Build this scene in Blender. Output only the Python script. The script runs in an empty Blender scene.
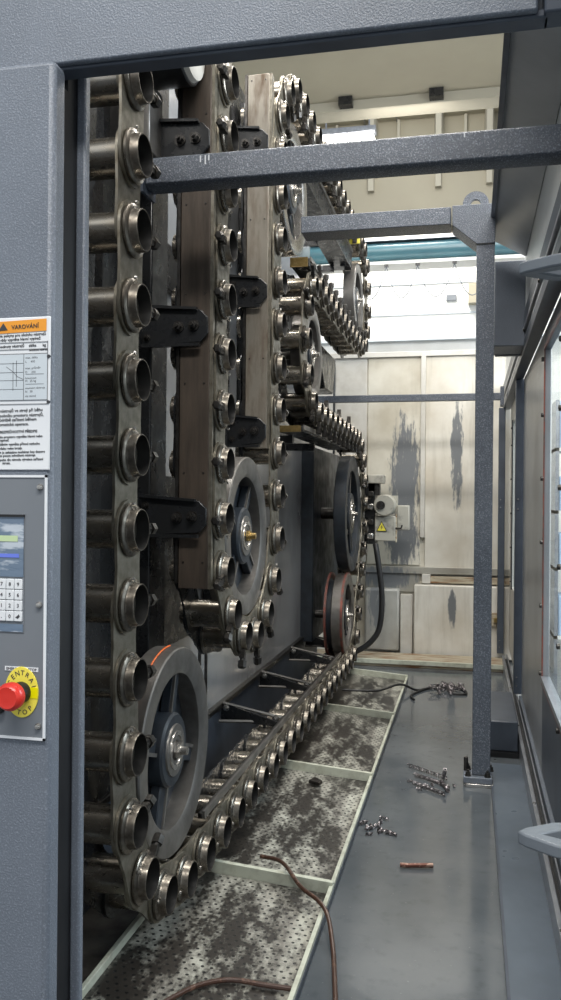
import bpy, bmesh, math, random
from math import sin, cos, pi, radians, atan2, asin, hypot
from mathutils import Vector, Matrix
random.seed(7)
S = bpy.context.scene
C = S.collection

# ------------------------------------------------------------------ camera, world, lights, exposure
cam_data = bpy.data.cameras.new('camera'); cam = bpy.data.objects.new('camera', cam_data); C.objects.link(cam)
cam_data.sensor_fit = 'VERTICAL'; cam_data.sensor_height = 36.0; cam_data.lens = 36.0*850/1000
cam_data.clip_start = 0.05; cam_data.clip_end = 200
cam.matrix_world = Matrix.Translation((0, 0, 1.5)) @ Matrix.Rotation(radians(12.6), 4, 'Z') @ Matrix.Rotation(pi/2, 4, 'X') @ Matrix.Rotation(radians(.5), 4, 'Z')
S.camera = cam
S.view_settings.view_transform = 'Standard'; S.view_settings.look = 'None'
S.view_settings.gamma = 1; S.view_settings.use_curve_mapping = False
S.view_settings.exposure = 0.15
W = bpy.data.worlds.new('hall_light'); S.world = W; W.use_nodes = True
W.node_tree.nodes['Background'].inputs[0].default_value = (.86, .93, 1.0, 1)
W.node_tree.nodes['Background'].inputs[1].default_value = 0.7

def area(name, loc, target, size, power, color=(1, .97, .92), size_y=None):
    d = bpy.data.lights.new(name, 'AREA'); d.size = size; d.energy = power; d.color = color
    if size_y: d.shape = 'RECTANGLE'; d.size_y = size_y
    o = bpy.data.objects.new(name, d); C.objects.link(o); o.location = loc
    o.rotation_euler = (Vector(target)-Vector(loc)).to_track_quat('-Z', 'Y').to_euler()
    return o
area('hall_lamp_front', (0.3, -1.5, 6.2), (-.3, 3.0, 1.0), 5.0, 360, size_y=.7)
area('hall_lamp_middle', (-.3, 3.6, 6.3), (-.3, 3.8, 0), 4.5, 330, size_y=.7)
area('hall_lamp_rear', (-.2, 7.0, 6.3), (-.4, 7.2, 0), 4.0, 170, size_y=.7)
area('hall_lamp_bay', (-.8, 10.0, 6.1), (-.8, 11.3, 3.6), 1.0, 190)
area('hall_lamp_vault', (-1.0, 12.6, 8.4), (-1.0, 15.5, 7.5), 1.5, 60)
area('hall_window_light', (5.0, 5.0, 4.0), (0.2, 4.5, 1.2), 3.0, 330, (.85, .93, 1.0))

# ------------------------------------------------------------------ materials
def nt(name):
    m = bpy.data.materials.new(name); m.use_nodes = True
    t = m.node_tree; b = t.nodes['Principled BSDF']
    return m, t, b
def node(t, kind, **kw):
    n = t.nodes.new(kind)
    for k, v in kw.items(): setattr(n, k, v)
    return n
def math_n(t, op, a, b=None, clamp=False):
    n = node(t, 'ShaderNodeMath', operation=op, use_clamp=clamp)
    for i, v in enumerate((a, b)):
        if v is None: continue
        if isinstance(v, (int, float)): n.inputs[i].default_value = v
        else: t.links.new(v, n.inputs[i])
    return n.outputs[0]
def coord(t, scale=(1, 1, 1)):
    tc = node(t, 'ShaderNodeTexCoord'); mp = node(t, 'ShaderNodeMapping'); mp.inputs['Scale'].default_value = scale
    t.links.new(tc.outputs['Object'], mp.inputs[0]); return mp.outputs[0]
def noise(t, vec, scale, detail=4, rough=.6):
    n = node(t, 'ShaderNodeTexNoise'); n.inputs['Scale'].default_value = scale
    n.inputs['Detail'].default_value = detail; n.inputs['Roughness'].default_value = rough
    t.links.new(vec, n.inputs['Vector']); return n.outputs['Fac']
def remap(t, v, a, b, c=0., d=1.):
    n = node(t, 'ShaderNodeMapRange'); t.links.new(v, n.inputs[0])
    for i, x in enumerate((a, b, c, d)): n.inputs[i+1].default_value = x
    return n.outputs[0]
def mix(t, fac, a, b):
    n = node(t, 'ShaderNodeMix', data_type='RGBA')
    if isinstance(fac, (int, float)): n.inputs[0].default_value = fac
    else: t.links.new(fac, n.inputs[0])
    for i, v in ((6, a), (7, b)):
        if isinstance(v, tuple): n.inputs[i].default_value = (*v, 1)
        else: t.links.new(v, n.inputs[i])
    return n.outputs[2]
def bump(t, b, h, strength, dist=.002):
    n = node(t, 'ShaderNodeBump'); n.inputs['Strength'].default_value = strength; n.inputs['Distance'].default_value = dist
    t.links.new(h, n.inputs['Height']); t.links.new(n.outputs[0], b.inputs['Normal'])
def mat(name, c1, c2=None, scale=8, lo=.35, hi=.65, metal=0., rough=.5, rough2=None, bs=0, bst=0, stretch=(1, 1, 1), spec=.5):
    m, t, b = nt(name)
    b.inputs['Metallic'].default_value = metal; b.inputs['Roughness'].default_value = rough
    b.inputs['Specular IOR Level'].default_value = spec
    v = coord(t, stretch)
    c2 = c2 or tuple(x*.8 for x in c1)
    f = remap(t, noise(t, v, scale), lo, hi)
    t.links.new(mix(t, f, c1, c2), b.inputs['Base Color'])
    if rough2 is not None: t.links.new(remap(t, f, 0, 1, rough, rough2), b.inputs['Roughness'])
    if bst: bump(t, b, noise(t, v, bs, 2), bst)
    return m
def hammer(name, c1, c2, rough=.3, bst=.55, sc=170):
    """wrinkle / orange-peel machine paint"""
    m, t, b = nt(name); b.inputs['Roughness'].default_value = rough
    v = coord(t); big = remap(t, noise(t, v, 5), .3, .7); fine = noise(t, v, sc, 3)
    fl = remap(t, fine, .52, .72)
    a = mix(t, big, c1, tuple(x*.8 for x in c1))
    t.links.new(mix(t, fl, a, c2), b.inputs['Base Color'])  # pale flecks: hammertone colour, with the wrinkle's specular glints painted in
    bump(t, b, fine, bst, .004); return m
M = {}
M['paint'] = hammer('slate_wrinkle_paint', (.150, .172, .208), (.23, .255, .30), .36, .42, 260)
M['beam'] = hammer('slate_beam_paint', (.085, .10, .125), (.27, .29, .34), .30, .8, 190)
M['smooth'] = mat('slate_smooth_paint', (.07, .085, .11), (.05, .06, .08), 6, rough=.38, bs=60, bst=.05)
M['sheet'] = mat('grey_sheet_paint', (.30, .315, .33), (.24, .25, .262), 3, rough=.33, bs=50, bst=.04)
M['lit_side'] = mat('pale_grey_lit_side', (.70, .72, .72), (.62, .64, .64), 3, rough=.3)  # canopy side only: the light on that strip is put into this paler grey
M['canopy'] = mat('dark_canopy_paint', (.40, .415, .425), (.33, .34, .35), 3, rough=.3, bs=9, bst=.03)
M['dark'] = mat('oily_black_steel', (.019, .020, .022), (.009, .0095, .010), 14, rough=.2, rough2=.42, bs=80, bst=.15)
M['black'] = mat('black_paint', (.012, .012, .013), (.008, .008, .009), 10, rough=.45)
M['pot'] = mat('oily_pot_steel', (.42, .385, .33), (.17, .145, .11), 9, .4, .75, .94, .24, .38, 120, .06, (1, 2, 2))
M['flange'] = mat('worn_ring_steel', (.22, .20, .17), (.06, .05, .04), 22, .38, .68, .88, .26, .5, 120, .1)
M['plate'] = mat('link_plate_steel', (.28, .26, .215), (.10, .085, .06), 16, .38, .72, .75, .34, .55, 150, .12)
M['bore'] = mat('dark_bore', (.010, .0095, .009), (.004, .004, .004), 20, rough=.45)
M['bolt'] = mat('dark_bolt_steel', (.10, .095, .09), (.05, .045, .04), 40, metal=.85, rough=.32)
M['bright'] = mat('bright_steel', (.62, .60, .57), (.4, .38, .35), 30, metal=.9, rough=.25)
M['rim'] = mat('grey_rim_steel', (.25, .24, .225), (.13, .12, .11), 7, .35, .7, .7, .3, .48, 100, .06)
M['web'] = mat('dark_wheel_web', (.025, .033, .043), (.014, .017, .022), 9, rough=.32, rough2=.5)
M['redrim'] = mat('red_worn_rim', (.30, .085, .06), (.14, .09, .08), 18, metal=.4, rough=.4)
M['orange'] = mat('orange_paint_line', (.85, .19, .04), (.75, .14, .03), 30, rough=.4)
M['brass'] = mat('brass_bolt', (.55, .40, .17), (.35, .24, .09), 40, metal=.9, rough=.3)
M['guide'] = mat('brown_guide_strip', (.095, .073, .056), (.035, .026, .019), 5, .3, .72, .25, .38, .6, 160, .12, (6, 6, .8))
M['guide2'] = mat('grey_guide_strip', (.26, .235, .195), (.10, .06, .032), 4, .45, .75, .35, .36, .6, 160, .1, (5, 5, 1.2))
M['panel'] = mat('oily_backing_sheet', (.56, .57, .585), (.27, .275, .285), 1.6, .45, .75, .45, .17, .30, 5, .05, (1, 1, .6))
M['pan'] = mat('oily_pan', (.10, .095, .085), (.03, .028, .025), 6, rough=.3, rough2=.6)
M['cream'] = mat('cream_tray_edge', (.56, .58, .48), (.33, .33, .26), 12, .45, .75, rough=.42)
M['rust'] = mat('rusted_sill', (.45, .40, .30), (.20, .09, .03), 7, .45, .66, rough=.6, stretch=(.6, 3, 6))
M['white'] = mat('white_enamel', (.80, .80, .78), (.70, .70, .67), 3, rough=.45)
M['offwhite'] = mat('grubby_white_paint', (.62, .60, .55), (.45, .42, .36), 5, .45, .8, rough=.5)
M['label'] = mat('sign_white', (.72, .74, .76), (.66, .68, .71), 6, rough=.35)
M['labelgrey'] = mat('sign_grey', (.55, .60, .64), (.50, .55, .59), 6, rough=.35)
M['amber'] = mat('sign_amber', (.80, .33, .03), (.70, .27, .02), 8, rough=.4)
M['ink'] = mat('print_ink', (.03, .03, .035), (.045, .045, .05), 9, rough=.5)
M['cpanel'] = mat('control_panel_grey', (.17, .185, .205), (.145, .16, .18), 3, rough=.36)
M['screen'] = mat('display_film', (.13, .18, .25), (.45, .50, .56), 22, .5, .62, rough=.12, rough2=.2, bs=40, bst=.4, stretch=(.6, 1, 2.4))
M['lcd'] = mat('green_lcd', (.50, .62, .36), (.45, .57, .32), 5, rough=.2)
M['lcdblue'] = mat('blue_stripe', (.14, .20, .70), (.12, .17, .62), 5, rough=.2)
M['yellow'] = mat('yellow_plate', (.85, .74, .10), (.80, .68, .08), 5, rough=.35)
M['yellow2'] = mat('bright_yellow_band', (.85, .78, .0), (.80, .72, .0), 5, rough=.35)
M['red'] = mat('red_button', (.66, .035, .022), (.58, .028, .018), 5, rough=.28)
M['beige'] = mat('beige_hall_paint', (.40, .365, .275), (.36, .325, .245), .6, rough=.7)
M['beige2'] = mat('pale_hall_paint', (.47, .44, .35), (.43, .40, .32), .6, rough=.7)
M['teal'] = mat('teal_beam_paint', (.06, .15, .18), (.04, .10, .13), 1.5, rough=.3, stretch=(.6, 3, 3))
M['handle'] = mat('grey_handle', (.14, .16, .18), (.12, .135, .155), 8, rough=.4, bs=140, bst=.2)
M['alu'] = mat('rail_aluminium', (.42, .44, .47), (.30, .31, .34), 9, metal=.7, rough=.34, stretch=(2, .5, 2))
M['rubber'] = mat('black_rubber', (.016, .016, .017), (.010, .010, .011), 9, rough=.5)
M['hose'] = mat('brown_hose', (.06, .028, .018), (.22, .12, .08), 30, .55, .75, rough=.35)
M['rod'] = mat('rusty_rod', (.16, .06, .04), (.42, .27, .21), 40, .5, .6, .4, .4)
M['swarf'] = mat('metal_swarf', (.46, .42, .43), (.12, .11, .11), 60, metal=.9, rough=.38)
M['boxbeige'] = mat('beige_actuator_paint', (.44, .42, .36), (.22, .21, .19), 12, .5, .72, rough=.45)
M['shelfblue'] = mat('pale_blue_box', (.45, .60, .78), (.38, .52, .70), 3, rough=.5)
m, t, b = nt('led_lens'); M['led'] = m
b.inputs['Emission Color'].default_value = (1, .99, .96, 1); b.inputs['Emission Strength'].default_value = 9
m, t, b = nt('door_glass'); M['glass'] = m          # thin clear pane
out = t.nodes['Material Output']; t.nodes.remove(b)
tr = node(t, 'ShaderNodeBsdfTransparent'); tr.inputs[0].default_value = (.93, .96, .97, 1)
gl = node(t, 'ShaderNodeBsdfGlossy'); gl.inputs['Roughness'].default_value = .03
ms = node(t, 'ShaderNodeMixShader')
ms.inputs[0].default_value = .10; t.links.new(tr.outputs[0], ms.inputs[1]); t.links.new(gl.outputs[0], ms.inputs[2]); t.links.new(ms.outputs[0], out.inputs[0])

# floor: dark sealed concrete with a wet film
m, t, b = nt('wet_floor'); M['floor'] = m
v = coord(t); big = noise(t, v, 1.3, 5); fine = noise(t, v, 16, 4); sp = remap(t, noise(t, v, 70, 2), .70, .76)
col = mix(t, remap(t, big, .35, .65), (.075, .086, .096), (.125, .136, .145))
col = mix(t, remap(t, fine, .55, .95), col, (.05, .058, .066)); col = mix(t, sp, col, (.20, .21, .22))
t.links.new(col, b.inputs['Base Color']); t.links.new(remap(t, big, .3, .7, .06, .22), b.inputs['Roughness']); bump(t, b, noise(t, v, 7, 3), .10, .01)
M['floorplate'] = mat('blue_grey_floor_plate', (.10, .125, .155), (.075, .095, .12), 2.5, rough=.26, rough2=.42, bs=12, bst=.06)

# perforated drip tray with oil
m, t, b = nt('perforated_tray'); M['tray'] = m
v = coord(t)
sc = node(t, 'ShaderNodeVectorMath', operation='SCALE'); sc.inputs['Scale'].default_value = 1/.030; t.links.new(v, sc.inputs[0])
sep = node(t, 'ShaderNodeSeparateXYZ'); t.links.new(sc.outputs[0], sep.inputs[0])
row = math_n(t, 'FLOOR', sep.outputs[1]); off = math_n(t, 'MULTIPLY', math_n(t, 'MODULO', row, 2.), .5)
fx = math_n(t, 'SUBTRACT', math_n(t, 'FRACT', math_n(t, 'ADD', math_n(t, 'ADD', sep.outputs[0], off), 200.)), .5)
fy = math_n(t, 'SUBTRACT', math_n(t, 'FRACT', math_n(t, 'ADD', sep.outputs[1], 200.)), .5)
r2 = math_n(t, 'ADD', math_n(t, 'MULTIPLY', fx, fx), math_n(t, 'MULTIPLY', fy, fy))
hole = math_n(t, 'LESS_THAN', r2, .036)
st = noise(t, coord(t, (3.2, 1.1, 1)), 1.6, 8, .72); st2 = noise(t, v, 26, 5, .7)
oil = remap(t, math_n(t, 'ADD', st, math_n(t, 'MULTIPLY', st2, .35)), .56, .70)
film = remap(t, noise(t, coord(t, (5, .7, 1)), 1.2, 3), .35, .65)
base = mix(t, film, (.50, .50, .43), (.27, .255, .22))
col = mix(t, oil, base, (.035, .031, .027)); col = mix(t, hole, col, (.012, .012, .012))
t.links.new(col, b.inputs['Base Color']); t.links.new(remap(t, oil, 0, 1, .5, .28), b.inputs['Roughness'])
hb = math_n(t, 'SUBTRACT', 1., hole); bump(t, b, hb, .5, .003)

def dirty_wall(name, blots, base=(.70, .67, .58), base2=(.50, .455, .36), streak=1.):
    """beige sheet steel with vertical grime and worn blue-grey blots: (x, z, half width, half height)"""
    m, t, b = nt(name); b.inputs['Roughness'].default_value = .45
    v = coord(t); vs = coord(t, (7, 7, .8))
    n1 = noise(t, vs, 1.0, 6, .65); n2 = noise(t, v, 2.2, 4); n3 = noise(t, coord(t, (16, 16, 3)), 1.5, 5, .7)
    col = mix(t, remap(t, n2, .35, .7), base, base2)
    col = mix(t, remap(t, n1, .5, .8, 0, .6*streak), col, (.33, .30, .235))
    sx = node(t, 'ShaderNodeSeparateXYZ'); tc = node(t, 'ShaderNodeTexCoord'); t.links.new(tc.outputs['Object'], sx.inputs[0])
    for x, z, w, h in blots:
        a = math_n(t, 'DIVIDE', math_n(t, 'SUBTRACT', sx.outputs[0], x), w); c = math_n(t, 'DIVIDE', math_n(t, 'SUBTRACT', sx.outputs[2], z), h)
        d = math_n(t, 'ADD', math_n(t, 'MULTIPLY', a, a), math_n(t, 'MULTIPLY', c, c))
        k = math_n(t, 'ADD', math_n(t, 'SUBTRACT', 1., d), math_n(t, 'MULTIPLY', math_n(t, 'SUBTRACT', n3, .5), 3.2))
        col = mix(t, remap(t, k, .15, .55), col, (.17, .18, .19))
    t.links.new(col, b.inputs['Base Color']); bump(t, b, n2, .06, .01); return m

# ------------------------------------------------------------------ mesh helpers
ORG = {}
class MB:
    def __init__(s): s.v = []; s.f = []
    def add(s, vs, fs):
        k = len(s.v); s.v += [tuple(x) for x in vs]; s.f += [tuple(i+k for i in f) for f in fs]; return s
    def box(s, x0, x1, y0, y1, z0, z1):
        return s.add([(x, y, z) for x in (x0, x1) for y in (y0, y1) for z in (z0, z1)],
                     [(0, 1, 3, 2), (4, 6, 7, 5), (0, 4, 5, 1), (2, 3, 7, 6), (0, 2, 6, 4), (1, 5, 7, 3)])
    def prism(s, pts, axis, a0, a1):
        """2-D outline extruded along an axis: X -> pts are (y,z); Y -> (x,z); Z -> (x,y)"""
        def P(p, a): return (a, p[0], p[1]) if axis == 'X' else (p[0], a, p[1]) if axis == 'Y' else (p[0], p[1], a)
        n = len(pts)
        return s.add([P(p, a0) for p in pts]+[P(p, a1) for p in pts],
                     [tuple(range(n)), tuple(range(2*n-1, n-1, -1))]+[(i, i+n, (i+1) % n+n, (i+1) % n) for i in range(n)])
    def lathe(s, prof, c=(0, 0, 0), axis='X', n=24, caps=True):
        """prof: (offset along axis, radius)"""
        vs = []
        for a, r in prof:
            for k in range(n):
                q = 2*pi*k/n; p, w = r*cos(q), r*sin(q)
                vs.append({'X': (c[0]+a, c[1]+p, c[2]+w), 'Y': (c[0]+p, c[1]+a, c[2]+w), 'Z': (c[0]+p, c[1]+w, c[2]+a)}[axis])
        fs = [(i*n+k, i*n+(k+1) % n, (i+1)*n+(k+1) % n, (i+1)*n+k) for i in range(len(prof)-1) for k in range(n)]
        if caps: fs += [tuple(range(n)), tuple(range((len(prof)-1)*n, len(prof)*n))]
        return s.add(vs, fs)
    def ring(s, prof, c, n=40, axis='X'):
        """closed section revolved about an axis"""
        return s.lathe(prof+[prof[0]], c, axis, n, False)
    def tube(s, pts, r, n=8):
        pts = [Vector(p) for p in pts]; vs = []; up = Vector((0, 0, 1))
        for i, p in enumerate(pts):
            d = (pts[min(i+1, len(pts)-1)]-pts[max(i-1, 0)]).normalized()
            if abs(d.dot(up)) > .95: up = Vector((1, 0, 0)) if abs(d.x) < .9 else Vector((0, 1, 0))
            a = d.cross(up).normalized(); b_ = a.cross(d).normalized(); up = b_
            for k in range(n):
                q = 2*pi*k/n; vs.append(p+a*(r*cos(q))+b_*(r*sin(q)))
        m = len(pts)
        fs = [(i*n+k, i*n+(k+1) % n, (i+1)*n+(k+1) % n, (i+1)*n+k) for i in range(m-1) for k in range(n)]
        return s.add(vs, fs+[tuple(range(n)), tuple(range((m-1)*n, m*n))])
    def xf(s, fn): s.v = [tuple(fn(Vector(p))) for p in s.v]; return s
    def mesh(s, name, material, shift=(0, 0, 0), smooth=35):
        me = bpy.data.meshes.new(name)
        me.from_pydata([(x-shift[0], y-shift[1], z-shift[2]) for x, y, z in s.v], [], s.f)
        b = bmesh.new(); b.from_mesh(me); bmesh.ops.recalc_face_normals(b, faces=b.faces); b.to_mesh(me); b.free()
        if smooth: me.shade_smooth(); me.set_sharp_from_angle(angle=radians(smooth))
        me.materials.append(M[material] if isinstance(material, str) else material); return me
    def build(s, name, material, parent=None, bevel=0., smooth=35, at=None):
        """vertices are in world coordinates; the object sits at `at` (or at its parent)"""
        o_ = at or (ORG[parent.name] if parent else (0, 0, 0))
        o = bpy.data.objects.new(name, s.mesh(name, material, o_, smooth)); C.objects.link(o)
        if parent: o.parent = parent
        else: o.location = o_
        ORG[o.name] = o_
        if bevel:
            m_ = o.modifiers.new('edge', 'BEVEL'); m_.width = bevel; m_.segments = 2; m_.limit_method = 'ANGLE'; m_.angle_limit = radians(40)
        return o
def tag(o, label, cat, group=None, kind=None):
    o['label'] = label; o['category'] = cat
    if group: o['group'] = group
    if kind: o['kind'] = kind
    return o
def thing(name, loc, label, cat, group=None):
    o = bpy.data.objects.new(name, None); o.empty_display_size = .1; C.objects.link(o); o.location = loc; ORG[o.name] = tuple(loc)
    return tag(o, label, cat, group)
def struct(o): o['kind'] = 'structure'; return o
def box(*a): return MB().box(*a)
def dup(o, parent=None, delta=(0, 0, 0)):
    """copy of a thing with its parts and sub-parts"""
    c = o.copy(); C.objects.link(c); c.parent = parent
    if not parent: c.location = Vector(o.location)+Vector(delta); ORG[c.name] = tuple(c.location)
    for ch in list(o.children): dup(ch, c)
    return c
def text_mb(s_, size, x, y, z, align='LEFT', tilt=0., yscale=1.):
    """flat lettering on a plane facing -Y"""
    cu = bpy.data.curves.new('lettering', 'FONT'); cu.body = s_; cu.size = size; cu.align_x = align; cu.resolution_u = 2; cu.extrude = .0004
    o = bpy.data.objects.new('lettering_source', cu); C.objects.link(o)
    dg = bpy.context.evaluated_depsgraph_get(); me = bpy.data.meshes.new_from_object(o.evaluated_get(dg))
    mb = MB(); ct, sn = cos(tilt), sin(tilt)
    mb.add([(x+v.co.x*ct-v.co.y*yscale*sn, y-v.co.z, z+v.co.x*sn+v.co.y*yscale*ct) for v in me.vertices], [tuple(p.vertices) for p in me.polygons])
    bpy.data.objects.remove(o); bpy.data.curves.remove(cu); bpy.data.meshes.remove(me)
    return mb
def merge(a, b_): a.add(b_.v, b_.f); return a
def hexbolt(x, y, z, r, h, axis='Y', sgn=-1):
    """hex head with a washer and stud end"""
    mb = MB(); mb.lathe([(0, r*1.35), (sgn*h*.25, r*1.35)], (x, y, z), axis, 14)
    mb.lathe([(sgn*h*.25, r), (sgn*h, r*.95)], (x, y, z), axis, 6); mb.lathe([(sgn*h, r*.5), (sgn*h*1.5, r*.45)], (x, y, z), axis, 10)
    return mb

# ------------------------------------------------------------------ hall
struct(box(-9, 9, -6, 30, -.12, 0).build('floor', 'floor'))
ce = struct(box(-9, 9, 1.5, 10.85, 6.5, 6.75).build('ceiling', 'beige'))
box(-9, 9, 10.55, 10.85, 6.38, 6.5).build('edge_beam', 'beige2', ce)
for x in (-1.64, -.53): box(x, x+.17, 10.42, 10.55, 6.40, 6.5).build('clamp_block', 'dark', ce)
for x in (-1.9,): box(-9, 9, 8.8, 8.815, 6.485, 6.5).build('panel_joint', 'beige2', ce)
wf = struct(box(-14, 14, 16.0, 16.2, 0, 12).build('wall_far', 'beige'))
box(-14, 14, 15.75, 16.0, 8.62, 8.8).build('upper_ledge', 'beige2', wf)
arch = [(-14, 6.7)]+[(x, 7.46-.012*(x+1)**2) for x in [-8+.5*i for i in range(26)]]+[(14, 6.7), (14, 6.5), (-14, 6.5)]
MB().prism(arch, 'Y', 15.7, 16.0).build('arched_band', 'beige', wf)
for x in (-4.2, -3.0, -1.84, -.62, .28, 1.4):
    MB().prism([(x-.09, 16), (x+.09, 16), (x+.05, 15.6), (x-.05, 15.6)], 'Z', 7.2, 8.7).build('pilaster', 'beige2', wf)
    box(x+.45, x+.5, 15.9, 16, 7.3, 8.6).build('slim_rib', 'beige2', wf)
wm = struct(box(-9, 6, 11.3, 11.5, 0, 5.0).build('wall_middle', 'white'))
for z in (3.95, 4.35): box(-6, 3, 11.285, 11.3, z, z+.02).build('panel_joint', 'labelgrey', wm)
box(-6, 3, 11.2, 11.3, 3.6, 3.63).build('ledge', 'labelgrey', wm)
box(-.33, -.20, 11.27, 11.3, 4.12, 4.19).build('small_plate', 'cpanel', wm)
box(-.05, .12, 11.15, 11.3, 4.05, 4.3).build('small_bracket', 'beige', wm)
# crane girder with festoon cables
cg = thing('crane_girder', (-1, 10, 4.27), 'long teal crane girder spanning above the bright white wall', 'beam')
mb = MB().lathe([(-5, .11), (6, .11)], (-1, 10.05, 4.43), 'X', 20); mb.build('girder_tube', 'teal', cg)
box(-6, 5, 9.9, 10.2, 4.25, 4.285).build('lower_flange', 'white', cg)
box(-6, 5, 9.95, 10.15, 4.54, 4.57).build('upper_flange', 'alu', cg)
fx_ = [-1.35, -.98, -.62, -.20, .2]
fc = thing('festoon_cable', (-.6, 9.93, 4.0), 'thin grey looping cable hung under the teal crane girder', 'cable')
for a, c_ in zip(fx_[:-1], fx_[1:]):
    MB().tube([(a+(c_-a)*k/12, 9.93, 4.235-.38*(1-(2*k/12-1)**2)) for k in range(13)], .006, 6).build('cable_loop', 'cpanel', fc)
for a in fx_: box(a-.025, a+.025, 9.9, 9.96, 4.225, 4.25).build('trolley', 'dark', fc)
# lamp
hl = thing('ceiling_lamp', (-1.72, 11.6, 6.4), 'bright row of four white lamp heads under the hall ceiling', 'lamp')
box(-2.1, -1.3, 11.55, 11.75, 6.54, 6.62).build('housing', 'alu', hl, .01)
for k in range(4):
    MB().lathe([(0, .075), (-.05, .095), (-.09, .07), (-.10, .02)], (-2.0+k*.195, 11.65, 6.52), 'Z', 18).build('lamp_head', 'led', hl)
for x in (-2.0, -1.4): MB().tube([(x, 11.65, 6.62), (x, 11.65, 8.5), (x, 16, 8.6)], .012, 6).build('hanger', 'alu', hl)

# ------------------------------------------------------------------ rear wall of the machining cell (Y = 8.35)
YB = 8.35
wb = struct(box(-3, .45, YB, YB+.06, 0, 2.9).build('wall_back', dirty_wall('dirty_sheet', [(-1.2, 2.0, .12, .3)])))
wallA = dirty_wall('worn_sheet_left', [(-.62, 1.75, .17, .62), (-.66, 1.15, .2, .35)])
wallB = dirty_wall('worn_sheet_right', [(-.13, 1.95, .07, .55)], (.74, .715, .64), (.58, .53, .44))
wallC = dirty_wall('worn_door', [(-.16, .47, .05, .2)], (.74, .72, .66), (.60, .56, .48))
wallD = dirty_wall('stained_box', [(-.88, .5, .1, .3)], (.42, .42, .39), (.25, .24, .22))
wallE = dirty_wall('stained_ledge', [(-.8, .75, .3, .15)], (.36, .35, .31), (.24, .22, .18))
def at_wall(mb, name, m_, bev=.004): return mb.build(name, m_, wb, bev)
at_wall(box(-.99, -.475, YB-.02, YB, .88, 2.90), 'panel', wallA)
at_wall(box(-.43, .42, YB-.025, YB, .86, 2.90), 'panel', wallB)
at_wall(box(-1.9, -1.0, YB-.02, YB, .9, 2.90), 'panel', 'offwhite')
at_wall(box(-.475, -.43, YB-.055, YB-.02, 1.15, 2.93), 'joint_post', 'offwhite')
at_wall(box(-3, .45, YB-.05, YB, 2.90, 2.95), 'cap_rail', 'offwhite')
at_wall(box(-1.0, .42, YB-.06, YB, .80, .865), 'ledge', wallE)
at_wall(box(-1.0, -.47, YB-.03, YB, .62, .80), 'panel', wallE)
at_wall(box(-.99, -.66, YB-.16, YB, .06, .655), 'panel', wallD, .02)
at_wall(box(-.65, -.535, YB-.10, YB, .03, .60), 'panel', 'offwhite')
at_wall(box(-.52, .42, YB-.13, YB, .02, .70), 'panel', wallC, .01)
at_wall(box(-.40, .42, YB-.06, YB, .715, .78), 'rust_strip', 'rust')
at_wall(box(-.45, -.37, YB-.07, YB, .71, .80), 'hinge', 'offwhite')
at_wall(MB().tube([(-1.17, YB-.06, .9), (-1.17, YB-.06, 2.2)], .06, 12), 'pipe', 'offwhite')
at_wall(MB().tube([(-1.32, YB-.06, 1.9), (-1.32, YB-.06, 2.85)], .012, 8), 'thin_pipe', 'dark')
sl = box(-1.6, .30, 7.72, YB-.17, 0, .05).build('trim_1', 'rust', None, .004, at=(-.6, 7.9, 0)); struct(sl)
box(-1.6, .29, 7.70, 7.74, .03, .065).build('sill_edge', 'cream', sl)

# lower cross bar in front of rear wall
cb = thing('rear_cross_bar', (-.5, 7.5, 2.37), 'thin dark grey bar running level across the beige rear wall', 'bar')
box(-1.6, .26, 7.47, 7.53, 2.37, 2.43).build('bar', 'beam', cb, .004)
box(.24, .27, 7.43, 7.57, 2.32, 2.48).build('end_plate', 'beam', cb)

# ------------------------------------------------------------------ magazine frame
XP = -1.33
mf = thing('magazine_frame', (XP, 4.6, 0), 'grey oily sheet backing and black posts behind the tool chain', 'machine frame')
box(XP-.02, XP, 1.9, 7.0, .40, 3.62).build('backing_sheet', 'panel', mf)
MB().prism([(3.2, 3.62), (7.0, 3.62), (6.6, 3.9), (3.2, 3.95)], 'X', XP-.03, XP-.01).build('top_sheet', 'dark', mf)
box(XP-.02, XP+.01, 1.9, 7.45, 0, .37).build('lower_sheet', 'smooth', mf)
box(XP-.02, XP+.03, 1.9, 7.3, .37, .40).build('ledge_rail', 'bolt', mf, .004)
box(XP, -1.10, 1.9, 7.6, .012, .03).build('floor_pan', 'pan', mf)
box(XP+.01, XP+.10, 3.15, 3.33, .40, 3.75).build('post', 'dark', mf, .006)
box(XP+.01, XP+.09, 2.62, 2.72, .40, 3.4).build('post', 'dark', mf, .006)
box(XP+.01, XP+.10, 4.12, 4.26, .9, 3.75).build('post', 'dark', mf, .006)
box(XP+.005, XP+.12, 4.75, 4.95, 1.9, 3.8).build('post', 'dark', mf, .006)
box(XP-.02, XP+.10, 6.72, 8.2, .36, 1.93).build('dark_housing', 'web', mf, .01)
box(XP, XP+.015, 1.9, 3.12, .40, 3.6).build('dark_backing', 'dark', mf)  # black sheet added over the backing so the gaps between pots stay dark
for k, y in enumerate((5.2, 6.4)):
    MB().prism([(y, 2.72), (y+.9, 2.72), (y+.75, 2.40), (y+.35, 2.40)], 'X', XP, XP+.18).build('gusset', 'dark', mf, .01)
for z, h_ in ((2.42, .2), (.85, .75)): box(XP, XP+.03, 3.45, 3.95, z, z+h_).build('dark_reflection', 'dark', mf, .004)  # dark plates stand in for dark reflections in the glossy backing sheet
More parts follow.
